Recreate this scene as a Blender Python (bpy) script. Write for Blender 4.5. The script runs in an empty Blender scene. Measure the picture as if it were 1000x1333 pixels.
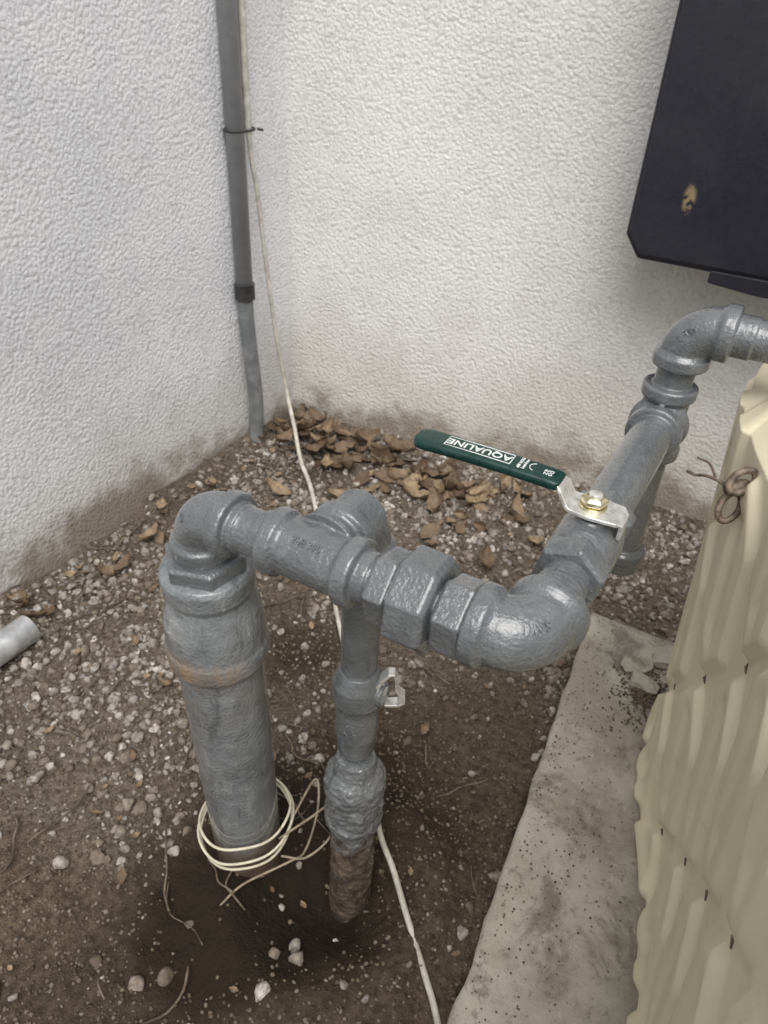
import bpy, math, random
import numpy as np
from mathutils import Vector, Matrix, noise
random.seed(7); rng=np.random.default_rng(7)
scene=bpy.context.scene
V=Vector
# ------------------------------------------------------------ material helpers
class NT:
    def __init__(s,name):
        s.m=bpy.data.materials.new(name); s.m.use_nodes=True
        s.t=s.m.node_tree; s.n=s.t.nodes; s.l=s.t.links
        s.b=s.n['Principled BSDF']
        g=s.n.new('ShaderNodeNewGeometry'); s.pos=g.outputs['Position']; s.geo=g
    def link(s,a,b): s.l.new(a,b)
    def setin(s,sock,v):
        if isinstance(v,bpy.types.NodeSocket): s.l.new(v,sock)
        else: sock.default_value=v
    def noise(s,scale,detail=4,rough=.55,vec=None,dist=0):
        n=s.n.new('ShaderNodeTexNoise'); n.inputs['Scale'].default_value=scale
        n.inputs['Detail'].default_value=detail; n.inputs['Roughness'].default_value=rough
        n.inputs['Distortion'].default_value=dist
        s.l.new(vec or s.pos,n.inputs['Vector']); return n.outputs['Fac']
    def voro(s,scale,feature='F1',vec=None,out='Distance'):
        n=s.n.new('ShaderNodeTexVoronoi'); n.feature=feature
        n.inputs['Scale'].default_value=scale
        s.l.new(vec or s.pos,n.inputs['Vector']); return n.outputs[out]
    def stretch(s,sx,sy,sz):
        n=s.n.new('ShaderNodeVectorMath'); n.operation='MULTIPLY'; s.l.new(s.pos,n.inputs[0]); n.inputs[1].default_value=(sx,sy,sz); return n.outputs[0]
    def math(s,op,a,b=0.0,c=None,clamp=False):
        n=s.n.new('ShaderNodeMath'); n.operation=op; n.use_clamp=clamp
        s.setin(n.inputs[0],a); s.setin(n.inputs[1],b)
        if c is not None: s.setin(n.inputs[2],c)
        return n.outputs[0]
    def rng(s,v,a,b,c=0.,d=1.,smooth=True):
        n=s.n.new('ShaderNodeMapRange'); n.interpolation_type='SMOOTHSTEP' if smooth else 'LINEAR'
        s.setin(n.inputs['Value'],v)
        n.inputs['From Min'].default_value=a; n.inputs['From Max'].default_value=b
        n.inputs['To Min'].default_value=c; n.inputs['To Max'].default_value=d
        return n.outputs['Result']
    def mix(s,f,a,b,mode='MIX'):
        n=s.n.new('ShaderNodeMix'); n.data_type='RGBA'; n.blend_type=mode
        s.setin(n.inputs['Factor'],f)
        for k,v in ((6,a),(7,b)):
            if isinstance(v,tuple): v=(v[0],v[1],v[2],1)
            s.setin(n.inputs[k],v)
        return n.outputs[2]
    def sep(s):
        n=s.n.new('ShaderNodeSeparateXYZ'); s.l.new(s.pos,n.inputs[0]); return n.outputs
    def attr(s,name):
        n=s.n.new('ShaderNodeAttribute'); n.attribute_name=name; return n.outputs['Fac']
    def bump(s,h,dist,strength=1.,prev=None):
        n=s.n.new('ShaderNodeBump'); n.inputs['Distance'].default_value=dist
        n.inputs['Strength'].default_value=strength; s.l.new(h,n.inputs['Height'])
        if prev: s.l.new(prev,n.inputs['Normal'])
        return n.outputs[0]
    def fin(s,col,rough=.6,normal=None,metal=None,spec=None,coat=None):
        if isinstance(col,tuple): col=(col[0],col[1],col[2],1)
        s.setin(s.b.inputs['Base Color'],col); s.setin(s.b.inputs['Roughness'],rough)
        if normal: s.l.new(normal,s.b.inputs['Normal'])
        if metal is not None: s.setin(s.b.inputs['Metallic'],metal)
        if spec is not None: s.b.inputs['Specular IOR Level'].default_value=spec
        if coat is not None:
            s.b.inputs['Coat Weight'].default_value=coat; s.b.inputs['Coat Roughness'].default_value=.08
        return s.m

def mat_stucco(name,base,tint):
    t=NT(name); z=t.sep()[2]
    mid=t.noise(5,5,.68)
    c=t.mix(t.rng(mid,.4,.62),base,tint)
    zz=t.math('ADD',z,t.math('MULTIPLY',t.math('SUBTRACT',mid,.5),-.42))
    c=t.mix(t.rng(zz,.30,.05,0,.42),c,(.52,.48,.41))
    c=t.mix(t.rng(zz,.085,-.01,0,.85),c,(.23,.185,.135))
    h1=t.noise(150,5,.75); v1=t.voro(165)
    c=t.mix(t.rng(v1,.52,.88,0,.30),c,(.42,.41,.39))
    c=t.mix(t.rng(t.noise(23,4,.7),.58,.74,0,.25),c,(.48,.46,.43))
    n=t.bump(t.math('SUBTRACT',t.math('MULTIPLY',h1,1.1),t.math('MULTIPLY',v1,.6)),.0042,.72)
    return t.fin(c,.9,n,spec=.2)

def mat_paint(name,col,dark,light,wear=.3,zrust=None,glossy=.3,rustspots=False):
    t=NT(name); z=t.sep()[2]
    a=t.noise(30,3,.6); w=t.noise(62,5,.75)
    c=t.mix(t.rng(a,.3,.7),dark,light)
    c=t.mix(t.rng(w,.58,.68,0,wear),c,(.27,.28,.29))
    c=t.mix(t.rng(w,.41,.35,0,wear),c,(.055,.056,.055))
    rough=t.rng(w,.35,.7,glossy-.05,glossy+.14)
    if rustspots:
        st=t.noise(1,4,.65,vec=t.stretch(62,62,9))
        k=t.rng(z,.250,.345,0,1); k=t.math('MULTIPLY',k,t.rng(z,.372,.350,0,1))
        r=t.math('MULTIPLY',k,t.rng(t.noise(24,4,.7),.40,.60,0,.9))
        r=t.math('MULTIPLY',r,t.rng(st,.40,.62,.25,1))
        c=t.mix(t.rng(st,.56,.66,0,.45),c,(.36,.37,.36))
        c=t.mix(t.rng(st,.42,.35,0,.6),c,(.075,.083,.088))
        c=t.mix(r,c,(.27,.185,.105))
        n3=t.noise(17,4,.7)
        c=t.mix(t.rng(n3,.58,.70,0,.4),c,(.38,.38,.36))
        soil=t.rng(t.math('ADD',z,t.math('MULTIPLY',a,-.07)),.06,-.01)
        c=t.mix(soil,c,(.15,.11,.075))
    if zrust is not None:
        f=t.rng(t.math('ADD',z,t.math('MULTIPLY',t.math('SUBTRACT',w,.5),.18)),zrust,zrust-.03)
        rust=t.mix(t.rng(w,.38,.66),(.038,.027,.021),(.155,.112,.08))
        c=t.mix(f,c,rust); rough=t.math('MAXIMUM',rough,t.math('MULTIPLY',f,.9))
    h=t.math('ADD',t.math('MULTIPLY',a,2.2),t.math('MULTIPLY',t.noise(330,2,.6),1.0))
    n=t.bump(h,.0014,.85)
    return t.fin(c,rough,n,spec=.5,coat=.75)

def simple(name,col,col2,scale=60,rough=.5,metal=0.,bumpd=.0006,coat=None):
    t=NT(name); n1=t.noise(scale,4,.65); f=t.rng(n1,.35,.68)
    n=t.bump(n1,bumpd,.7)
    return t.fin(t.mix(f,col,col2),t.rng(n1,.3,.7,rough-.08,rough+.12),n,metal=metal,coat=coat)

M={}
M['wallL']=mat_stucco('stucco_left',(.86,.862,.875),(.79,.797,.82))
M['wallB']=mat_stucco('stucco_back',(.82,.81,.785),(.76,.75,.72))
M['paint']=mat_paint('grey_pipe_paint',None,(.105,.113,.119),(.140,.150,.157),.20,glossy=.20)
M['paintR']=mat_paint('grey_weathered_paint',None,(.145,.158,.166),(.215,.230,.240),.45,glossy=.34,rustspots=True)
M['paintS']=mat_paint('grey_paint_over_rust',None,(.11,.117,.122),(.165,.175,.183),.5,zrust=.125,glossy=.25)
M['zinc']=simple('zinc_steel',(.66,.65,.62),(.78,.77,.74),150,.32,.6)
M['brass']=simple('yellow_zinc_nut',(.60,.53,.34),(.75,.70,.50),150,.25,.9)
M['green']=simple('green_vinyl_grip',(.004,.026,.021),(.007,.042,.033),200,.33,0,.0002)
M['white']=simple('white_print',(.72,.74,.72),(.78,.8,.78),200,.5)
M['conduit']=simple('conduit_grey_pvc',(.31,.32,.335),(.38,.39,.40),30,.5,0,.0004)
M['conduitd']=simple('conduit_dark_grey',(.14,.15,.155),(.24,.245,.25),30,.55,0,.0006)
M['blackplastic']=simple('black_tie',(.02,.02,.02),(.04,.04,.04),50,.5)
M['cord']=simple('offwhite_cord',(.42,.39,.33),(.62,.59,.53),60,.6)
M['wire']=simple('cream_wire',(.52,.48,.37),(.66,.61,.49),60,.45)
M['oldwire']=simple('rusty_wire',(.20,.16,.12),(.36,.30,.22),80,.7)
M['pvc']=simple('galvanized_tube',(.45,.46,.47),(.66,.67,.68),40,.36,.6)
M['iron']=simple('rusty_iron',(.10,.075,.055),(.27,.21,.155),140,.6,.3,.001)

# ------------------------------------------------------------ mesh helpers
class MB:
    def __init__(s): s.v=[]; s.f=[]
    def ring_tube(s,rings,close=True):
        n=len(rings[0]); base=len(s.v)
        for r in rings: s.v+= [tuple(p) for p in r]
        for i in range(len(rings)-1):
            for j in range(n):
                a=base+i*n+j; b=base+i*n+(j+1)%n
                s.f.append((a,b,b+n,a+n))
        if close:
            s.f.append(tuple(base+j for j in reversed(range(n))))
            s.f.append(tuple(base+(len(rings)-1)*n+j for j in range(n)))
    def lathe(s,o,d,prof,segs=48,rot=0.,ref=None):
        o=V(o); d=V(d).normalized()
        r0=V(ref) if ref else (V((0,0,1)) if abs(d.z)<.8 else V((1,0,0)))
        u=(r0-d*r0.dot(d)).normalized(); w=d.cross(u)
        s.ring_tube([[o+d*t+(u*math.cos(rot+2*math.pi*k/segs)+w*math.sin(rot+2*math.pi*k/segs))*r for k in range(segs)] for t,r in prof])
    def sweep(s,pts,rad,segs=16):
        pts=[V(p) for p in pts]; n=len(pts)
        if not isinstance(rad,(list,tuple)): rad=[rad]*n
        T=[(pts[min(i+1,n-1)]-pts[max(i-1,0)]).normalized() for i in range(n)]
        r0=V((0,0,1)) if abs(T[0].z)<.8 else V((1,0,0))
        u=(r0-T[0]*r0.dot(T[0])).normalized(); rings=[]
        for i in range(n):
            u=(u-T[i]*u.dot(T[i])).normalized(); w=T[i].cross(u)
            rings.append([pts[i]+(u*math.cos(2*math.pi*k/segs)+w*math.sin(2*math.pi*k/segs))*rad[i] for k in range(segs)])
        s.ring_tube(rings)
    def obj(s,name,mat,parent=None,smooth=True,bevel=0,remesh=0,sm=2,angle=None):
        me=bpy.data.meshes.new(name); me.from_pydata(s.v,[],s.f); me.update()
        import bmesh
        bm=bmesh.new(); bm.from_mesh(me); bmesh.ops.recalc_face_normals(bm,faces=bm.faces); bm.to_mesh(me); bm.free()
        if smooth: me.polygons.foreach_set('use_smooth',[True]*len(me.polygons))
        if angle: me.set_sharp_from_angle(angle=math.radians(angle))
        o=bpy.data.objects.new(name,me); scene.collection.objects.link(o)
        me.materials.append(mat)
        if bevel:
            m=o.modifiers.new('b','BEVEL'); m.width=bevel; m.segments=3; m.limit_method='ANGLE'
        if remesh:
            m=o.modifiers.new('r','REMESH'); m.mode='VOXEL'; m.voxel_size=remesh; m.use_smooth_shade=True
            m=o.modifiers.new('s','SMOOTH'); m.factor=.5; m.iterations=sm
        if parent: o.parent=parent
        return o
def empty(name):
    e=bpy.data.objects.new(name,None); scene.collection.objects.link(e); return e
def catmull(P,n=10):
    P=[V(p) for p in P]; Q=[P[0]*2-P[1]]+P+[P[-1]*2-P[-2]]; out=[]
    for i in range(1,len(Q)-2):
        a,b,c,d=Q[i-1:i+3]
        for k in range(n):
            t=k/n; out.append(.5*((2*b)+(c-a)*t+(2*a-5*b+4*c-d)*t*t+(3*b-a-3*c+d)*t**3))
    out.append(P[-1]); return out
X,Y,Z=V((1,0,0)),V((0,1,0)),V((0,0,1))
CF=.036
def collar(mb,o,d,end,r=.0243,w=.0125):
    mb.lathe(V(o)+V(d).normalized()*(end-w),d,[(-.004,r-.005),(0,r-.0022),(.0015,r-.0004),(.003,r),(w-.002,r),(w-.0006,r-.0008),(w,r-.003)])
def elbow(mb,c,d1,d2,r=.0203,R=.025):
    c=V(c); d1=V(d1).normalized(); d2=V(d2).normalized()
    C0=c+(d1+d2)*R
    pts=[c+d1*CF,c+d1*(R+.004)]+[C0-R*(d2*math.cos(t)+d1*math.sin(t)) for t in np.linspace(0,math.pi/2,15)]+[c+d2*(R+.004),c+d2*CF]
    mb.sweep(pts,r,40); collar(mb,c,d1,CF,r+.004); collar(mb,c,d2,CF,r+.004)
def tee(mb,c,run,br,r=.0205):
    c=V(c); run=V(run).normalized(); br=V(br).normalized()
    mb.lathe(c-run*CF,run,[(0,r),(2*CF,r)],40); mb.lathe(c,br,[(0,r-.001),(CF,r-.001)],40)
    mb.lathe(c,br,[(.010,r+.007),(.022,r)],40)
    for d in (run,-run,br): collar(mb,c,d,CF)
def threads(mb,e,d,k0=6,r=.0167):
    for k in range(k0): mb.lathe(V(e)+V(d)*(k*.0022),d,[(0,r),(.0006,r+.0015),(.0014,r+.0015),(.0021,r)],40)
def pipe(mb,a,b,r=.0167):
    a=V(a); b=V(b); L=(b-a).length; d=(b-a)/L
    mb.lathe(a,d,[(0,r),(L,r)],40)
def hexn(mb,o,d,s0,s1,r,rot=0.):
    ch=.0022
    mb.lathe(o,d,[(s0,r-ch*1.2),(s0+ch,r),(s1-ch,r),(s1,r-ch*1.2)],6,rot)
def cast_text(s,size,fn,parent,mat,ext=.0012):
    cu=bpy.data.curves.new('tmp','FONT'); cu.body=s; cu.size=size; cu.extrude=ext; cu.align_x='CENTER'; cu.align_y='CENTER'; cu.resolution_u=3; cu.offset=size*.012
    o=bpy.data.objects.new('tmp',cu); scene.collection.objects.link(o)
    me=bpy.data.meshes.new_from_object(o.evaluated_get(bpy.context.evaluated_depsgraph_get()))
    bpy.data.objects.remove(o)
    for v in me.vertices: v.co=fn(v.co.x,v.co.y,v.co.z)
    me.materials.clear(); me.materials.append(mat)
    o=bpy.data.objects.new('cast_lettering',me); scene.collection.objects.link(o); o.parent=parent; return o
def on_cyl(c,run,up,r,phi0,flip=1):
    c=V(c); run=V(run).normalized(); up=V(up).normalized(); sd=run.cross(up)
    def f(x,y,z):
        a=phi0+flip*y/r; return c+run*x*flip+(up*math.cos(a)+sd*math.sin(a))*(r+z)
    return f
def on_elbow(c,d1,d2,w,r,phi0,R=.025,flip=1):
    c=V(c); d1=V(d1).normalized(); d2=V(d2).normalized(); w=V(w); C0=c+(d1+d2)*R
    def f(x,y,z):
        t=math.pi/4+flip*x/(R+r*math.cos(phi0)); ph=phi0+flip*y/r
        e=-(d2*math.cos(t)+d1*math.sin(t))
        return C0+R*e+(e*math.cos(ph)+w*math.sin(ph))*(r+z)
    return f

# ------------------------------------------------------------ GAS PIPE
gp=empty('gas_pipe')
H=.49
c1=V((-.316,.316,H)); base1=V((-.331,.350,-.06)); ax=(c1-base1).normalized()
yR=.318
def axz(z): return c1+ax*((z-H)/ax.z)
mb=MB()
mb.lathe(base1,ax,[(0,.0365),((.36-base1.z)/ax.z,.0365)],64)
mb.obj('large_riser_pipe',M['paintR'],gp,remesh=.0012,sm=2)
mb=MB()
prof=[(.335,.0385),(.338,.0405),(.343,.0425),(.352,.043),(.358,.0425),(.362,.0412),(.366,.041),(.385,.0400),(.398,.0375),(.408,.0345),(.414,.0332),(.416,.0345),(.420,.0362),(.434,.0362),(.438,.034),(.439,.030)]
mb.lathe(axz(0),ax,[(z/ax.z,r) for z,r in prof],64)
mb.obj('bell_reducer',M['paintR'],gp,remesh=.001,sm=2)
mb=MB()
hexn(mb,axz(.436),ax,0,.016,.0325,.3); mb.lathe(axz(.44),ax,[(0,.021),(.03,.021)])
elbow(mb,c1,-ax,X)
tc=V((-.216,yR,H)); 
pipe(mb,c1+X*.02,tc-X*.02)
threads(mb,c1+X*CF,X,3); threads(mb,tc-X*CF,-X,4)
tee(mb,tc,X,Y)
e2=V((-.214,.378,H))
mb.lathe(tc,Y,[(0,.0205),(.06,.0205)],40)
elbow(mb,e2,-Y,-Z)
pipe(mb,tc+X*.02,V((-.14,yR,H)))
threads(mb,tc+X*CF,X,4)
mb.lathe(V((-.166,yR,H)),X,[(0,.019),(.07,.019)],40)
ce=V((-.066,yR,H))
elbow(mb,ce,-X,Y,r=.0228)
pipe(mb,ce+Y*.02,V((-.066,.41,H)))
threads(mb,ce+Y*CF,Y,8)
t2=V((-.064,.657,H))
pipe(mb,V((-.066,.47,H)),t2-Y*.02,r=.0185)
tee(mb,t2,Z,-Y)
e3=V((-.062,.657,.580))
pipe(mb,t2,e3-Z*.01)
elbow(mb,e3,-Z,X)
e4=V((.24,.657,.580)); pipe(mb,e3+X*.01,e4); 
threads(mb,e3+X*CF,X,7)
elbow(mb,e4,-X,-Z); pipe(mb,e4-Z*.01,e4-Z*.10)
pipe(mb,t2-Z*.01,t2-Z*.165)
mb.lathe(t2-Z*.145,-Z,[(0,.021),(.003,.0235),(.012,.0235),(.014,.0215),(.026,.021),(.03,.016)],40)
mb.obj('pipe_run',M['paint'],gp,remesh=.0009,sm=2)
mb=MB(); hexn(mb,V((-.168,yR,H)),X,0,.017,.0265,.25)
hexn(mb,V((-.122,yR,H)),X,0,.021,.0262,.1)
mb.obj('union_ends',M['paint'],gp,smooth=False,bevel=.001)
mb=MB(); mb.lathe(V((-.151,yR,H)),X,[(0,.027),(.003,.0335),(.025,.0335),(.028,.030)],8,.3)
mb.obj('union_nut',M['paint'],gp,smooth=False,bevel=.0014)
P_=M['paint']
cast_text('SAI 1',.0085,on_elbow(ce,-X,Y,Z,.0228,.85,flip=-1),gp,P_)
cast_text('WF 1',.0085,on_elbow(e3,-Z,X,-Y,.0203,1.1,flip=-1),gp,P_)
cast_text('IND',.0085,on_elbow(e2,-Z,-Y,X,.0203,.5),gp,P_)
cast_text('SPF 300',.007,on_cyl(tc,X,Z,.0205,.55),gp,P_)
cast_text('1',.009,on_elbow(c1,-ax,X,-Y,.0203,.9,flip=-1),gp,P_)
mb=MB(); rb=V((-.209,.370,0))
def rz(z): return rb.lerp(V((-.214,.378,0)),z/H)+Z*z
pipe(mb,rz(.46),rz(.31),r=.0158)
mb.lathe(rz(.23),Z,[(0,.0165),(.015,.0165)],40)
mb.obj('branch_riser_pipe',M['paint'],gp,remesh=.0009)
mb=MB()
mb.lathe(rz(.0)-Z*.06,Z,[(0,.0225),(.16,.0225),(.20,.0235)],40)
mb.lathe(rz(.12),Z,[(0,.024),(.004,.028),(.012,.0295),(.018,.027),(.05,.0265),(.056,.0295),(.07,.0295),(.078,.026),(.084,.021),(.10,.0185)],40)
hexn(mb,rz(.135),Z,0,.04,.0295,.3)
o=mb.obj('corroded_coupling',M['paintS'],gp,remesh=.001,sm=3)
tx=bpy.data.textures.new('corr','CLOUDS'); tx.noise_scale=.010; tx.noise_depth=3
d=o.modifiers.new('d','DISPLACE'); d.texture=tx; d.strength=.0055; d.mid_level=.5

# ------------------------------------------------------------ BALL VALVES
bv=empty('ball_valve'); vy=.433; vx=-.068
mb=MB(); o0=V((-.066,vy,H))
hexn(mb,o0,Y,-.047,-.026,.0255,.2); hexn(mb,o0,Y,.024,.042,.025,.2)
mb.lathe(o0,Y,[(-.028,.020),(-.024,.0225),(-.014,.0235),(.008,.0235),(.02,.022),(.026,.02)],40)
mb.lathe(o0,Z,[(0,.013),(.025,.012)],32); mb.lathe(o0,Z,[(.02,.009),(.029,.009)],32)
mb.obj('valve_body',M['paint'],bv,remesh=.0009,sm=1)
zp=H+.0295
def strap(mb,pts,wid,th,side):
    side=V(side); n=len(pts); pts=[V(p) for p in pts]; rings=[]
    for i in range(n):
        T=(pts[min(i+1,n-1)]-pts[max(i-1,0)]).normalized(); nn=T.cross(side).normalized()
        w=wid[i]/2
        rings.append([pts[i]+side*w+nn*th/2,pts[i]-side*w+nn*th/2,pts[i]-side*w-nn*th/2,pts[i]+side*w-nn*th/2])
    mb.ring_tube(rings)
mb=MB()
strap(mb,[(vx+.022,vy,zp-.014),(vx+.022,vy,zp-.002),(vx+.019,vy,zp),(vx,vy,zp),(vx-.014,vy,zp),(vx-.017,vy,zp+.002),(vx-.022,vy,zp+.010),(vx-.025,vy,zp+.0125),(vx-.05,vy,zp+.0125),(vx-.11,vy,zp+.0125)],[.014,.018,.025,.029,.025,.022,.021,.017,.016,.016],.0028,Y)
mb.obj('lever_plate',M['zinc'],bv,smooth=False,bevel=.0006)
mb=MB(); mb.lathe((vx,vy,zp+.0012),Z,[(0,.0092),(.0008,.0095),(.0016,.0095),(.0022,.009)],32)
mb.obj('washer',M['brass'],bv,angle=40)
mb=MB(); hexn(mb,V((vx,vy,zp+.003)),Z,0,.0075,.0095,.2)
mb.obj('stem_nut',M['brass'],bv,smooth=False,bevel=.0005)
mb=MB(); mb.lathe((vx,vy,zp+.009),Z,[(0,.0048),(.003,.0046),(.0036,.0038)],24)
mb.obj('valve_stem',M['zinc'],bv,angle=40)
GL=.113
mb=MB(); gx0=vx-.024; gx1=gx0-GL; zg=zp+.0125; rings=[]
N=40
def gz(f): return zg+.0012*math.sin(f*3.1)-.0005*f
for i in range(N+1):
    f=i/N; x=gx0+(gx1-gx0)*f
    w=.0100+.0020*f
    e=min(f*113/4,1); e2_=min((1-f)*113/10.5,1)
    w*=math.sqrt(max(1-(1-e)**2*.35,0))*max(math.sqrt(max(1-(1-e2_)**2,0)),.05)
    th=.0042*(.9 if f<.03 else 1)*max(min((1-f)*113/3,1)**.5,.2)
    ring=[]
    for k in range(24):
        a=2*math.pi*k/24; cs,sn=math.cos(a),math.sin(a)
        ring.append(V((x,vy+w*math.copysign(abs(cs)**.5,cs),gz(f)+th*math.copysign(abs(sn)**.55,sn))))
    rings.append(ring)
mb.ring_tube(rings); mb.obj('lever_grip',M['green'],bv)
def ongrip(x0,y0,rot,scale=1):
    cr,sr=math.cos(rot),math.sin(rot)
    def f(x,y,z):
        X_=x0+cr*x-sr*y; Y_=y0+sr*x+cr*y
        return V((X_,vy+Y_,gz((gx0-X_)/GL)+.0043+z*.5))
    return f
def grip_text(s,size,x0,y0,rot,name):
    o=cast_text(s,size,ongrip(x0,y0,rot),bv,M['white'],.0004); o.name=name
grip_text('AQUALINE',.0100,vx-.086,0,math.pi,'grip_lettering')
grip_text('600 WOG\nLead-Free',.0033,vx-.053,0,math.pi/2,'rating_lettering')
grip_text('ON\nOFF',.0040,vx-.034,-.001,math.pi,'on_off_lettering')
mb=MB()
for a,b in (((-.0250,.0064),(.0250,.0064)),((-.0250,-.0064),(.0250,-.0064)),((-.0250,-.0064),(-.0250,.0064)),((.0250,-.0064),(.0250,.0064))):
    F=ongrip(vx-.086,0,0); mb.sweep([F(a[0],a[1],0),F((a[0]+b[0])/2,(a[1]+b[1])/2,0),F(b[0],b[1],0)],.00035,6)
mb.sweep([ongrip(vx-.043,0,0)(.005*math.cos(a),.005*math.sin(a),0) for a in np.linspace(1.9,4.4,10)],.0003,6)
mb.obj('lettering_frame',M['white'],bv)

bv2=empty('ball_valve.001'); o1=rz(.285)
mb=MB()
mb.lathe(rz(.235),Z,[(0,.0175),(.012,.0185),(.02,.0195),(.055,.0195),(.062,.0205),(.066,.0225),(.086,.0228),(.09,.021),(.096,.0185),(.10,.0165)],40)
hexn(mb,rz(.302),Z,0,.02,.0235,.5)
mb.lathe(o1+Z*.030,X,[(0,.011),(.026,.011)],24)
mb.obj('valve_body',M['paint'],bv2,remesh=.0009,sm=1)
def vt(x,y,z):
    a=x/.0196-1.35; c_=rz(.272); return c_+V((math.cos(a),math.sin(a),0))*(.0196+z)+Z*y
cast_text('SB\n1NPT',.010,vt,bv2,P_)
mb=MB(); q=rz(.332)+V((.022,0,0)); hh=V((.89,.45,0)); sd=V((-.45,.89,0))
strap(mb,[q+hh*a+Z*b for a,b in ((-.004,-.008),(.001,.002),(.006,.0085),(.010,.009),(.0125,.004),(.013,-.009),(.015,-.013),(.0195,-.017),(.020,-.024),(.015,-.0275),(.004,-.029))],[.012,.011,.010,.009,.008,.008,.009,.010,.010,.010,.009],.0026,sd)
mb.obj('lever',M['zinc'],bv2,smooth=False,bevel=.0005)
mb=MB(); hexn(mb,q-X*.001-Z*.012,X,0,.006,.0065); mb.obj('stem_nut',M['zinc'],bv2,smooth=False)

# ------------------------------------------------------------ GROUND
BARE=[(-.2,.42,.12),(-.14,.52,.12),(-.17,.64,.09),(-.47,.63,.09),(-.27,.22,.15),(-.40,.08,.18),(-.08,.30,.12),(-.33,.36,.08),(-.57,.78,.06),(-.30,.55,.08),(-.55,.10,.12)]
def bare(x,y):
    s=0
    for a,b,r in BARE: s+=math.exp(-((x-a)**2+(y-b)**2)/(r*r)*1.1)
    s+=(noise.noise(V((x*9,y*9,3)))*.45)+.25*noise.noise(V((x*25,y*25,3)))
    return max(0,min(1,s))
def gh(x,y):
    z=.010*noise.noise(V((x*5,y*5,0)))+.006*noise.noise(V((x*16,y*16,1)))
    b=bare(x,y)
    z+=b*(.004*noise.noise(V((x*45,y*45,5)))+.004*abs(noise.noise(V((x*90,y*90,7)))))+(1-b)*.002*noise.noise(V((x*80,y*80,2)))
    d=math.hypot(x+.225,y-.350); z-=.045*math.exp(-(d/.055)**2); z+=.018*math.exp(-((d-.11)/.035)**2)
    d=math.hypot(x+.33,y-.345); z-=.014*math.exp(-(d/.06)**2)
    z+=.02*math.exp(-(max(0,x+.895)/.05)**2)*(.6+.8*noise.noise(V((x*6,y*9,4))))
    return z
def axis(lo,hi,step,far):
    a=list(np.arange(lo,hi+1e-6,step)); out=a[:]
    s=step; p=hi
    while p<far: s*=1.6; p+=s; out.append(p)
    s=step; p=lo; pre=[]
    while p>-far: s*=1.6; p-=s; pre.append(p)
    return pre[::-1]+out
gxs=axis(-.92,.12,.0050,60); gys=axis(-.15,1.36,.0050,60)
vs=[];bm_=[];wet=[]
for y in gys:
    for x in gxs:
        near=(-1.2<x<.6 and -.6<y<1.8)
        vs.append((x,y,gh(x,y) if near else 0)); bm_.append(bare(x,y) if near else .3)
        w_=0
        for a,b,r,k in ((-.225,.335,.095,1),(-.33,.32,.10,1),(-.30,.23,.085,.95),(-.46,.62,.09,.7),(-.26,.50,.09,.8),(-.14,.47,.06,.5),(-.40,.12,.06,.4),(-.38,.42,.05,.6),(-.80,.55,.05,.6),(-.82,.85,.07,.6),(-.75,1.05,.1,.6)):
            w_+=k*math.exp(-(math.hypot(x-a,y-b)/r)**2)
        wet.append(max(0,min(1,w_+.3*noise.noise(V((x*30,y*30,8)))*w_)))
nx=len(gxs); fs=[(j*nx+i,j*nx+i+1,(j+1)*nx+i+1,(j+1)*nx+i) for j in range(len(gys)-1) for i in range(nx-1)]
me=bpy.data.meshes.new('ground'); me.from_pydata(vs,[],fs); me.polygons.foreach_set('use_smooth',[True]*len(fs))
at=me.attributes.new('bare','FLOAT','POINT'); at.data.foreach_set('value',bm_)
at=me.attributes.new('damp','FLOAT','POINT'); at.data.foreach_set('value',wet)
go=bpy.data.objects.new('ground',me); scene.collection.objects.link(go)
t=NT('soil'); b=t.attr('bare')
n1=t.noise(95,5,.72)
c=t.mix(t.rng(n1,.3,.7),(.045,.032,.022),(.165,.122,.083))
vc=t.voro(230,out='Color'); vn=t.n.new('ShaderNodeSeparateColor'); t.link(vc,vn.inputs[0])
g=t.mix(vn.outputs[0],(.09,.072,.055),(.27,.235,.195))
c=t.mix(t.rng(b,0,1,.55,.12),c,g)
c=t.mix(t.math('MULTIPLY',t.attr('damp'),t.rng(n1,.2,.5,.6,.95)),c,(.024,.017,.012))
n=t.bump(t.math('ADD',t.math('MULTIPLY',n1,2.5),vn.outputs[1]),.0035,.9)
me.materials.append(t.fin(c,.95,n,spec=.15))

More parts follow.
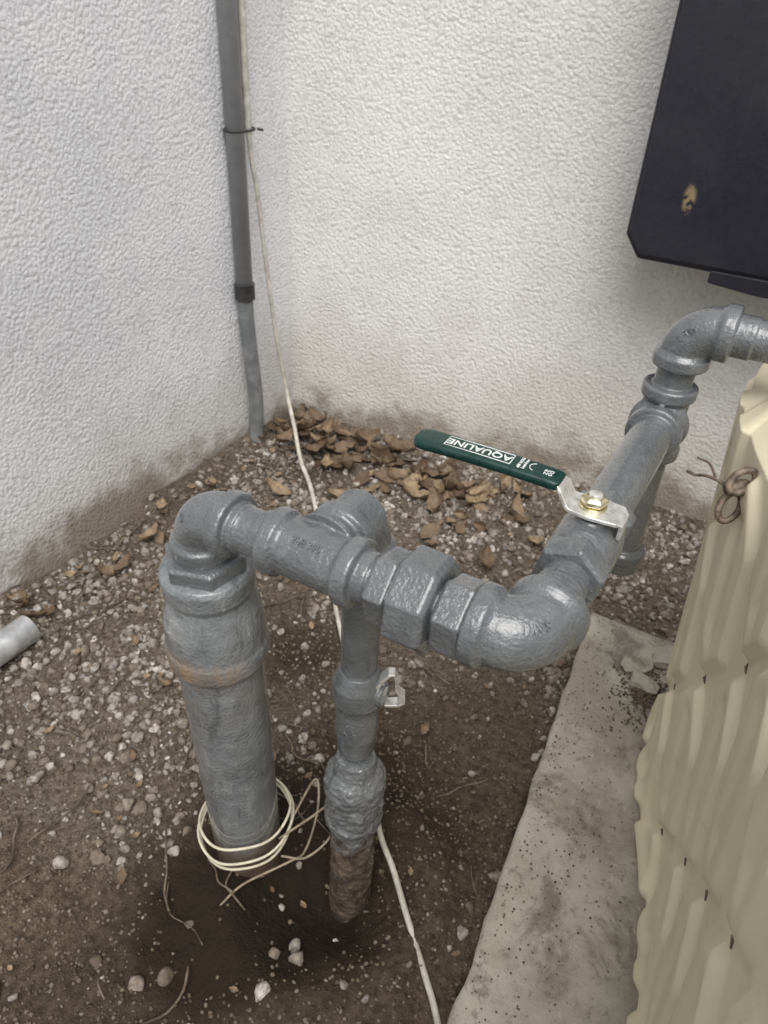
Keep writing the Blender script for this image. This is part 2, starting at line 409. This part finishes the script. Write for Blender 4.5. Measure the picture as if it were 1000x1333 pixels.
def ico(sub):
    import bmesh
    bm=bmesh.new(); bmesh.ops.create_icosphere(bm,subdivisions=sub,radius=1)
    v=np.array([v.co[:] for v in bm.verts]); f=np.array([[q.index for q in p.verts] for p in bm.faces]); bm.free(); return v,f
iv2,if2=ico(2); iv1,if1=ico(1)
protos=[]
for k in range(10):
    v=iv2.copy()
    for j in range(11):
        nrm=rng.normal(size=3); nrm/=np.linalg.norm(nrm); dd=.45+.35*rng.random()
        pr=v@nrm; m=pr>dd; v[m]-=np.outer(pr[m]-dd,nrm)
    protos.append(v)
def in_slab(x,y): return x>-.10+ (.886-y)*.083-.004 and y<.892
def scatter(name,specs,mat):
    VS=[];FS=[];off=0
    for num,smin,smax,p,dens,pv,pf in specs:
        cnt=0
        while cnt<num:
            x=rng.uniform(-.885,.12); y=rng.uniform(-.05,1.33)
            if in_slab(x,y): continue
            if rng.random()>dens(x,y): cnt+=.3; continue
            cnt+=1
            s=smin+(smax-smin)*rng.random()**p
            v=pv[rng.integers(len(pv))]*np.array([1,rng.uniform(.6,1),rng.uniform(.5,.85)])*s
            q=Matrix.Rotation(rng.uniform(0,6.28),3,'Z')@Matrix.Rotation(rng.normal()*.6,3,'X')@Matrix.Rotation(rng.normal()*.6,3,'Y')
            v=v@np.array(q).T+np.array([x,y,gh(x,y)+s*rng.uniform(-.1,.4)])
            VS.append(v); FS.append(pf+off); off+=len(v)
    me=bpy.data.meshes.new(name); VS=np.concatenate(VS); FS=np.concatenate(FS)
    me.vertices.add(len(VS)); me.vertices.foreach_set('co',VS.ravel())
    me.loops.add(FS.size); me.loops.foreach_set('vertex_index',FS.ravel().astype(np.int32))
    me.polygons.add(len(FS)); me.polygons.foreach_set('loop_start',np.arange(0,FS.size,3,dtype=np.int32)); me.polygons.foreach_set('loop_total',np.full(len(FS),3,dtype=np.int32))
    me.update(calc_edges=True); me.validate()
    o=bpy.data.objects.new(name,me); scene.collection.objects.link(o); me.materials.append(mat)
dg=lambda x,y: max(.035,1-1.15*bare(x,y))*(.25+1.3*max(0,noise.noise(V((x*6,y*6,9)))+.35))
def wetf(x,y): return math.exp(-(math.hypot(x+.225,y-.34)/.08)**2)+math.exp(-(math.hypot(x+.33,y-.32)/.08)**2)+.8*math.exp(-(math.hypot(x+.30,y-.23)/.07)**2)
def stonemat(name,cols,dirt):
    t=NT(name); r=t.geo.outputs['Random Per Island']
    rp=t.n.new('ShaderNodeValToRGB'); t.link(r,rp.inputs[0]); cr=rp.color_ramp
    cr.elements[0].position=0; cr.elements[0].color=(*cols[0][1],1); cr.elements[1].position=1; cr.elements[1].color=(*cols[-1][1],1)
    for p_,c_ in cols[1:-1]:
        e=cr.elements.new(p_); e.color=(*c_,1)
    n1=t.noise(170,3,.7)
    c=t.mix(t.rng(n1,.38,.66,0,dirt),rp.outputs[0],(.11,.083,.06))
    return t.fin(c,.85,t.bump(n1,.0012,.6),spec=.25)
scatter('gravel',[(13500,.0030,.0115,2.6,dg,protos,if2)],stonemat('stone',[(0,(.10,.078,.058)),(.2,(.20,.165,.13)),(.45,(.31,.275,.235)),(.7,(.27,.255,.24)),(.88,(.42,.385,.335)),(1,(.58,.55,.51))],.7))
CR=stonemat('crumb',[(0,(.05,.036,.026)),(.35,(.11,.085,.06)),(.7,(.17,.135,.10)),(.95,(.21,.18,.145)),(1,(.32,.29,.25))],.6)
scatter('soil_crumbs',[(30000,.0009,.0030,1,lambda x,y:.85*max(.04,1-1.1*wetf(x,y)),[iv1],if1)],CR)

# ------------------------------------------------------------ WALLS
def wall(name,a,b,nrm,mat,h=3.2,th=.2):
    a=V(a); b=V(b); d=(b-a); L=d.length; d/=L; nrm=V(nrm)
    m=MB(); nu=int(L/.05); nv=60
    for j in range(nv+1):
        z=-.15+(h+.15)*j/nv
        for i in range(nu+1):
            p=a+d*(L*i/nu)+Z*z
            p=p+nrm*(.006*noise.noise(p*2.3)+.0025*noise.noise(p*8))
            m.v.append(tuple(p))
    for j in range(nv):
        for i in range(nu):
            q=j*(nu+1)+i; m.f.append((q,q+1,q+nu+2,q+nu+1))
    bse=len(m.v); e=[a-nrm*th-Z*.15,b-nrm*th-Z*.15,b-nrm*th+Z*h,a-nrm*th+Z*h]; m.v+=[tuple(p) for p in e]
    c00,c10,c11,c01=0,nu,nv*(nu+1)+nu,nv*(nu+1)
    m.f+=[(bse,bse+3,bse+2,bse+1),(c00,c01,bse+3,bse),(c10,bse+1,bse+2,c11),(c01,c11,bse+2,bse+3)]
    return m.obj(name,mat)
dw=V((.995,.098,0)).normalized(); cor=V((-.895,1.232,0))
wall('stucco_wall',V((-.895,-3.5,0)),cor+Y*.03,X,M['wallL'])
wall('stucco_wall.001',cor-dw*.03,cor+dw*4.2,V((dw.y,-dw.x,0)),M['wallB'])

# ------------------------------------------------------------ CONCRETE SLAB
m=MB(); sx=60; sy=110
pl=lambda y:-.103+(.886-y)*.083
for j in range(sy+1):
    y=-.9+1.79*j/sy
    for i in range(sx+1):
        x0=pl(y); x=x0+(1.3-x0)*(i/sx)**1.6
        jx=.004*noise.noise(V((1,y*22,0)))+.003*noise.noise(V((1,y*60,0))) if i==0 else 0
        jy=.004*noise.noise(V((x*22,1,0))) if j==sy else 0
        ed=min(i/1.5,1)*min((sy-j)/1.5,1)
        z=.05+.0015*noise.noise(V((x*12,y*12,2)))-.004*(1-ed)
        m.v.append((x+jx,y+jy,z))
W=sx+1
for j in range(sy):
    for i in range(sx):
        q=j*W+i; m.f.append((q,q+1,q+W+1,q+W))
b0=len(m.v)
edge=[j*W for j in range(sy+1)]+[sy*W+i for i in range(1,W)]
for q in edge: m.v.append((m.v[q][0]+.002,m.v[q][1],-.06))
for k in range(len(edge)-1): m.f.append((edge[k],edge[k+1],b0+k+1,b0+k))
t=NT('concrete'); big=t.noise(9,5,.65); mid=t.noise(95,5,.72)
c=t.mix(t.rng(big,.38,.60),(.50,.465,.395),(.36,.325,.265))
sn=t.noise(12,6,.74,dist=.4)
c=t.mix(t.rng(sn,.50,.66,0,.75),c,(.18,.15,.115))
c=t.mix(t.rng(sn,.36,.31,0,.6),c,(.66,.64,.59))
c=t.mix(t.rng(mid,.58,.70,0,.45),c,(.62,.60,.55))
c=t.mix(t.rng(mid,.44,.34,0,.6),c,(.18,.155,.12))
m.obj('concrete_slab',t.fin(c,.9,t.bump(mid,.0035,.85),spec=.2))

# ------------------------------------------------------------ BEIGE CABINET
m=MB()
plan=catmull([(.12,-.5,0),(.115,-.1,0),(.105,.22,0),(.094,.37,0),(.076,.48,0),(.046,.58,0),(.034,.66,0),(.034,.74,0),(.045,.785,0),(.09,.80,0),(.3,.80,0),(.6,.80,0)],28)
cum=[0]
for a,b in zip(plan,plan[1:]): cum.append(cum[-1]+(b-a).length)
nv=150; zt=.53
SS=lambda v:max(0,min(1,v))**2*(3-2*max(0,min(1,v)))
PR=.098
def rib(u,z):
    u=u+.012*math.sin(z*9)
    k=math.floor(u/PR); fu=abs((u/PR-k)-.5)*2
    zc=.13 if k%2 else .23
    v=0
    for z0 in (zc,zc+.20,zc+.40,zc-.20):
        hz=.097-.052*fu
        v+=SS((hz-abs(z-z0))/.012)*SS((.92-fu)/.16)
    v-=.5*SS((.26-fu)/.12)*SS((.07-min(abs(z-zc),abs(z-zc-.20),abs(z-zc-.40)))/.02)
    return v
def cabsurf(i,z):
    p=plan[i]; T=(plan[min(i+1,len(plan)-1)]-plan[max(i-1,0)]).normalized(); n_=V((-T.y,T.x,0)); h=z-.05
    out=.0072*rib(cum[i],z)
    lip=.008*math.exp(-((h-.022)/.014)**2)-.010*math.exp(-((h-.0)/.012)**2)
    return p+n_*(out+lip-.003)+V((-.075*h,0,z)), n_, T
for j in range(nv+1):
    z=.051+(zt-.051)*j/nv
    for i,p in enumerate(plan): m.v.append(tuple(cabsurf(i,z)[0]))
W=len(plan)
for j in range(nv):
    for i in range(W-1):
        q=j*W+i; m.f.append((q,q+1,q+W+1,q+W))
b0=len(m.v); m.v+=[(.6,-.5,zt+.002)]
m.f.append(tuple([nv*W+i for i in range(W)]+[b0]))
cab=empty('beige_equipment_cabinet')
t=NT('beige_plastic'); n1=t.noise(34,5,.7)
c=t.mix(t.rng(t.noise(7,2),.35,.65),(.80,.73,.53),(.74,.67,.48))
c=t.mix(t.rng(n1,.56,.74,0,.4),c,(.52,.45,.31))
c=t.mix(t.rng(t.sep()[2],.13,.04,0,.35),c,(.48,.41,.29))
mt=t.fin(c,t.rng(n1,.3,.7,.36,.55),t.bump(n1,.0008,.6))
m.obj('molded_shell',mt,cab)
m=MB()
for k in range(2,15):
    for zz in ((.13+.10,.13+.30) if k%2 else (.23+.10,.23-.10)):
        u=(k+.5)*PR-.012*math.sin(zz*9)
        i=min(range(len(cum)),key=lambda q:abs(cum[q]-u))
        if zz<.09 or zz>.5 or i>=len(plan)-60: continue
        P0,n_,T=cabsurf(i,zz); s=.0036
        a,b_,c_=P0+T*s-Z*s*.8,P0-T*s-Z*s*.8,P0+Z*s*1.3
        b=len(m.v); m.v+=[tuple(q+n_*.0009) for q in (a,b_,c_)]+[tuple(q-n_*.003) for q in (a,b_,c_)]
        m.f+=[(b,b+1,b+2),(b,b+3,b+4,b+1),(b+1,b+4,b+5,b+2),(b+2,b+5,b+3,b)]
m.obj('vent_holes',M['iron'],cab,smooth=False)

lt=empty('rusty_latch'); L0=V((.016,.543,.503))
mb=MB()
def ringpts(c,u,v,a,b,n=28): return [V(c)+V(u)*a*math.cos(2*math.pi*k/n)+V(v)*b*math.sin(2*math.pi*k/n) for k in range(n+1)]
mb.sweep(ringpts(L0-Z*.013+V((-.002,-.003,0)),V((.85,.5,0)).normalized(),V((0,.45,1)).normalized(),.0082,.0115),.0026,10)
mb.sweep(ringpts(L0+Z*.010+V((0,-.002,0)),V((.85,.5,.2)).normalized(),V((0,.5,1)).normalized(),.0095,.0088),.0028,10)
mb.lathe(L0-X*.010,V((1,.5,.1)),[(0,.004),(.003,.0062),(.015,.0068),(.02,.004)],14)
mb.sweep(catmull([L0-X*.006,L0+V((-.016,.006,.001)),L0+V((-.026,.01,.000)),L0+V((-.033,.014,-.004)),L0+V((-.040,.018,-.005))],6),.0013,8)
mb.sweep(catmull([L0+V((-.018,.008,.001)),L0+V((-.026,.01,.011)),L0+V((-.036,.012,.012))],6),.0010,8)
mb.sweep([L0,L0+V((.03,.0,.0))],.003,10)
mb.obj('swivel',M['iron'],lt)

# ------------------------------------------------------------ DARK METAL BOX on back wall
bx=empty('electrical_box')
t=NT('navy_black_enamel')
n1=t.noise(75,4,.75)
c=t.mix(t.rng(n1,.3,.7),(.012,.013,.021),(.018,.019,.028))
sp=t.sep()
dx=t.math('MULTIPLY',t.math('ADD',sp[0],.160),2.2); dz=t.math('SUBTRACT',sp[2],.583)
dd=t.math('SQRT',t.math('ADD',t.math('MULTIPLY',dx,dx),t.math('MULTIPLY',dz,dz)))
c=t.mix(t.math('MULTIPLY',t.rng(dd,.024,.009,0,.8),t.rng(n1,.40,.52)),c,(.32,.235,.13))
c=t.mix(t.rng(n1,.70,.76,0,.5),c,(.16,.13,.10))
mt=t.fin(c,t.rng(t.noise(8,2),.3,.7,.28,.5),t.bump(n1,.0008,.5))
x0=-.236; y0=1.165; zb=.490
m=MB()
out=[(x0,zb+.032),(x0+.024,zb),(.55,zb-.0),(.55,1.5),(x0,1.5)]
r1=[V((x,y0,z)) for x,z in out]; r2=[V((x,1.40,z)) for x,z in out]
m.ring_tube([r1,r2]); m.obj('enclosure',mt,bx,smooth=False,bevel=.004)
m=MB(); out=[(x0+.006,zb+.035),(x0+.028,zb+.008),(.54,zb+.008),(.54,1.49),(x0+.006,1.49)]
r1=[V((x,y0-.006,z)) for x,z in out]; r2=[V((x,y0+.002,z)) for x,z in out]
m.ring_tube([r1,r2]); m.obj('door_panel',mt,bx,smooth=False,bevel=.002)
m=MB(); out=[(x0+.13,zb-.014),(x0+.20,zb-.020),(.5,zb-.016),(.5,zb+.004),(x0+.13,zb+.004)]
r1=[V((x,y0-.004,z)) for x,z in out]; r2=[V((x,y0+.06,z)) for x,z in out]
m.ring_tube([r1,r2]); m.obj('bottom_flange',mt,bx,smooth=False,bevel=.002)

# ------------------------------------------------------------ CONDUIT
cd=empty('electrical_conduit'); cx,cy=-.876,1.06
mb=MB(); mb.lathe((cx,cy,.33),Z,[(0,.0158),(2.6,.0158)],32); mb.obj('upper_conduit',M['conduit'],cd)
mb=MB(); mb.sweep(catmull([(cx,cy,.34),(cx,cy,.28),(cx+.002,cy+.004,.2),(cx+.002,cy+.012,.1),(cx-.002,cy+.010,.0),(cx-.004,cy+.008,-.06)],8),.0145,24); mb.obj('lower_conduit',M['conduitd'],cd)
mb=MB(); mb.lathe((cx,cy,.315),Z,[(0,.016),(.002,.0188),(.03,.0188),(.032,.016)],32); mb.obj('coupling',M['blackplastic'],cd,angle=40)
mb=MB(); mb.sweep(ringpts((cx+.003,cy+.008,.60),X,Y,.021,.030),.0024,8); mb.sweep([(cx+.02,cy+.034,.60),(cx+.026,cy+.042,.598)],.002,8); mb.obj('cable_tie',M['blackplastic'],cd)
cord=empty('white_cord')
pts=[(cx+.006,cy+.028,2.9),(cx+.006,cy+.028,1.5),(cx+.006,cy+.028,.9),(cx+.006,cy+.028,.60),(-.867,1.10,.50),(-.866,1.114,.375),(-.858,1.128,.22),(-.845,1.139,.10),(-.80,1.10,.05),(-.735,1.03,.025),(-.669,.969,.016),(-.53,.81,.014),(-.408,.667,.014),(-.29,.54,.012),(-.212,.434,.020),(-.172,.397,.020),(-.136,.362,.017),(-.100,.328,.014),(-.065,.292,.013),(-.01,.22,.012),(.04,.1,.008)]
cp=catmull(pts,10)
mb=MB(); mb.sweep(cp,[.0062 if p.z>.6 else .0042 if p.y>.9 else .0033 for p in cp],12); mb.obj('cord_strand',M['cord'],cord)

pv=empty('metal_tube_offcut'); mb=MB()
mb.lathe((-.80,.10,.026),V((.02,1,0)),[(0,.0185),(.27,.0185),(.271,.0215),(.335,.0215),(.336,.0205),(.336,.018),(.30,.018)],32); mb.obj('tube',M['pvc'],pv,angle=40)

w=empty('wire_coil'); mb=MB()
for k,(dz,a,ph) in enumerate(((.045,.050,.1),(.052,.052,.9),(.066,.049,1.8))):
    pts=[V((-.331+a*math.cos(t_),.347+a*math.sin(t_),dz+.010*math.sin(t_+ph)+.002*math.sin(5*t_))) for t_ in np.linspace(0,2*math.pi,48)]
    mb.sweep(pts,.0015,8)
mb.obj('loops',M['wire'],w)
mb=MB()
mb.sweep(catmull([(-.285,.37,.06),(-.275,.40,.10),(-.262,.385,.075),(-.262,.36,.03),(-.27,.34,.03),(-.30,.30,.02),(-.31,.27,.012)],10),.0013,8)
mb.sweep(catmull([(-.285,.345,.055),(-.26,.365,.085),(-.245,.385,.095),(-.235,.37,.07),(-.25,.345,.05),(-.275,.335,.045)],10),.0013,8)
mb.obj('loose_end',M['oldwire'],w)

# ------------------------------------------------------------ LEAVES & TWIGS
def leafmesh(mb,c,s,rz,tilt,curl):
    n=10; R=Matrix.Rotation(rz,3,'Z')@Matrix.Rotation(tilt,3,'X')@Matrix.Rotation(random.uniform(-.4,.4),3,'Y'); b=len(mb.v)
    for i in range(n):
        f=i/(n-1); w=s*.27*math.sin(math.pi*min(f*.97+.02,1))**.9*(1+.18*math.sin(i*2.3+rz))
        for k in (-1,-.5,0,.5,1):
            p=V((s*(f-.5),w*k,curl*s*(abs(k)**1.3*.35+ (f-.5)**2*1.3)+.03*s*math.sin(i*1.7+k*3)))
            mb.v.append(tuple(V(c)+R@p))
    for i in range(n-1):
        for k in range(4):
            q=b+i*5+k; mb.f.append((q,q+1,q+6,q+5))
mb=MB()
for k in range(110):
    f=random.random()**1.2
    x=-.86+.56*f+random.gauss(0,.02); y=1.14-.02*f+random.gauss(0,.045); x=max(-.87,x); y=min(y,1.2)
    leafmesh(mb,(x,y,gh(x,y)+.006+.032*random.random()*math.exp(-((x+.78)/.07)**2)),random.uniform(.025,.07),random.uniform(0,6.3),random.gauss(0,.55),random.uniform(.1,.9))
for k in range(16):
    x=-.86+abs(random.gauss(0,.04)); y=random.uniform(.35,1.0)
    leafmesh(mb,(x,y,gh(x,y)+.008),random.uniform(.02,.045),random.uniform(0,6.3),random.gauss(0,.4),random.uniform(.1,.6))
for (x,y) in ((-.42,.98),(-.38,1.02),(-.40,.95),(-.62,.98),(-.55,.93),(-.66,1.1),(-.35,.78),(-.80,.62),(-.82,.7),(-.25,1.05),(-.72,.93),(-.3,.95),(-.5,1.12),(-.2,1.12)):
    leafmesh(mb,(x,y,gh(x,y)+.010),random.uniform(.03,.06),random.uniform(0,6.3),random.gauss(0,.3),random.uniform(.1,.6))
for k in range(110):
    x=random.uniform(-.87,-.05); y=random.uniform(.1,1.25)
    if in_slab(x,y): continue
    leafmesh(mb,(x,y,gh(x,y)+.006),random.uniform(.008,.02),random.uniform(0,6.3),random.gauss(0,.3),random.uniform(.1,.5))
t=NT('dry_leaf'); r=t.geo.outputs['Random Per Island']; n1=t.noise(90,4,.7)
c=t.mix(r,(.11,.07,.042),(.34,.25,.155)); c=t.mix(t.rng(n1,.4,.65,0,.6),c,(.085,.055,.036))
lo=mb.obj('dry_leaves',t.fin(c,.75,t.bump(n1,.001,.7)))
mb=MB()
for k in range(190):
    x=random.uniform(-.88,-.1); y=random.uniform(.05,1.25)
    if k<80: x=random.uniform(-.87,-.74)
    if in_slab(x,y): continue
    a=random.uniform(0,6.3); L=random.uniform(.02,.11); P=[]
    for i in range(6):
        P.append(V((x,y,gh(x,y)+.006+.004*random.random()))); a+=random.gauss(0,.3); x+=math.cos(a)*L/5; y+=math.sin(a)*L/5
    mb.sweep(catmull(P,3),random.uniform(.0005,.0014),5)
mb.obj('twigs',simple('twig',(.06,.043,.03),(.19,.15,.11),60,.85))

def chunk(mb,x,y,z,sx_,sy_,sz_,rot,seed):
    R=Matrix.Rotation(rot,3,'Z')@Matrix.Rotation(.12,3,'X'); b=len(mb.v)
    for p in protos[seed%10]:
        q=V(p); r_=1+.35*noise.noise(q*2.1+V((seed*7.,0,0)))
        q=R@V((q.x*sx_*r_,q.y*sy_*r_,max(-.6,min(.6,q.z))*sz_*r_)); mb.v.append((x+q.x,y+q.y,z+q.z))
    for f in if2: mb.f.append(tuple(int(b+i) for i in f))
mb=MB()
chunk(mb,-.022,.815,.057,.050,.034,.018,.3,1); chunk(mb,-.002,.775,.055,.028,.020,.014,-.5,2); chunk(mb,.02,.84,.056,.035,.028,.014,.9,3); chunk(mb,-.055,.77,.052,.010,.008,.006,.9,4); chunk(mb,-.01,.74,.052,.008,.007,.006,.2,5)
mb.obj('concrete_rubble',bpy.data.materials['concrete'],smooth=False)
mb=MB()
for k in range(1500):
    if k<1000:
        a=random.uniform(0,6.3); r=abs(random.gauss(0,.024)); x=.006+r*math.cos(a)*1.0; y=.765+r*math.sin(a)*1.5; s=random.uniform(.0006,.0022); h=.005*math.exp(-(r/.018)**2)
    else:
        y=random.uniform(.2,.88); x=pl(y)+.006+abs(random.gauss(0,.05)); s=random.uniform(.0005,.0014); h=0
    if y>.885: continue
    b=len(mb.v)
    for p in iv1: mb.v.append((x+p[0]*s,y+p[1]*s,.051+p[2]*s*.7+h))
    for f in if1: mb.f.append(tuple(int(b+i) for i in f))
mb.obj('loose_soil',CR,smooth=False)

# ------------------------------------------------------------ CAMERA
R_=V((.8675,.494,.0475)).normalized(); D_=V((.3196,-.4835,-.8147)); D_=(D_-R_*D_.dot(R_)).normalized(); F_=R_.cross(D_).normalized()
cam=bpy.data.cameras.new('camera'); co=bpy.data.objects.new('camera',cam); scene.collection.objects.link(co)
mt4=Matrix.Identity(4)
for i in range(3): mt4[i][0]=R_[i]; mt4[i][1]=-D_[i]; mt4[i][2]=-F_[i]
mt4.translation=V((0,0,.8)); co.matrix_world=mt4
cam.sensor_fit='HORIZONTAL'; cam.sensor_width=36; cam.lens=34.56; cam.clip_start=.01; cam.clip_end=300
cam.dof.use_dof=True; cam.dof.focus_distance=.55; cam.dof.aperture_fstop=18
scene.camera=co

# ------------------------------------------------------------ LIGHT
el=math.radians(58); az=math.radians(150)
w_=bpy.data.worlds.new('World'); scene.world=w_; w_.use_nodes=True; nt=w_.node_tree
sk=nt.nodes.new('ShaderNodeTexSky'); sk.sky_type='NISHITA'; sk.sun_disc=False; sk.sun_elevation=el; sk.sun_rotation=az
sk.dust_density=3; sk.air_density=1
hs=nt.nodes.new('ShaderNodeHueSaturation'); hs.inputs['Saturation'].default_value=.45
nt.links.new(sk.outputs[0],hs.inputs['Color']); nt.links.new(hs.outputs[0],nt.nodes['Background'].inputs[0]); nt.nodes['Background'].inputs[1].default_value=.15
sl=bpy.data.lights.new('sun','SUN'); sl.energy=2.6; sl.angle=math.radians(45); sl.color=(1,.975,.93)
so=bpy.data.objects.new('sun',sl); scene.collection.objects.link(so)
sd=V((math.sin(az)*math.cos(el),math.cos(az)*math.cos(el),math.sin(el)))
so.rotation_euler=sd.to_track_quat('Z','Y').to_euler()
scene.view_settings.view_transform='Standard'; scene.view_settings.look='None'; scene.view_settings.exposure=0
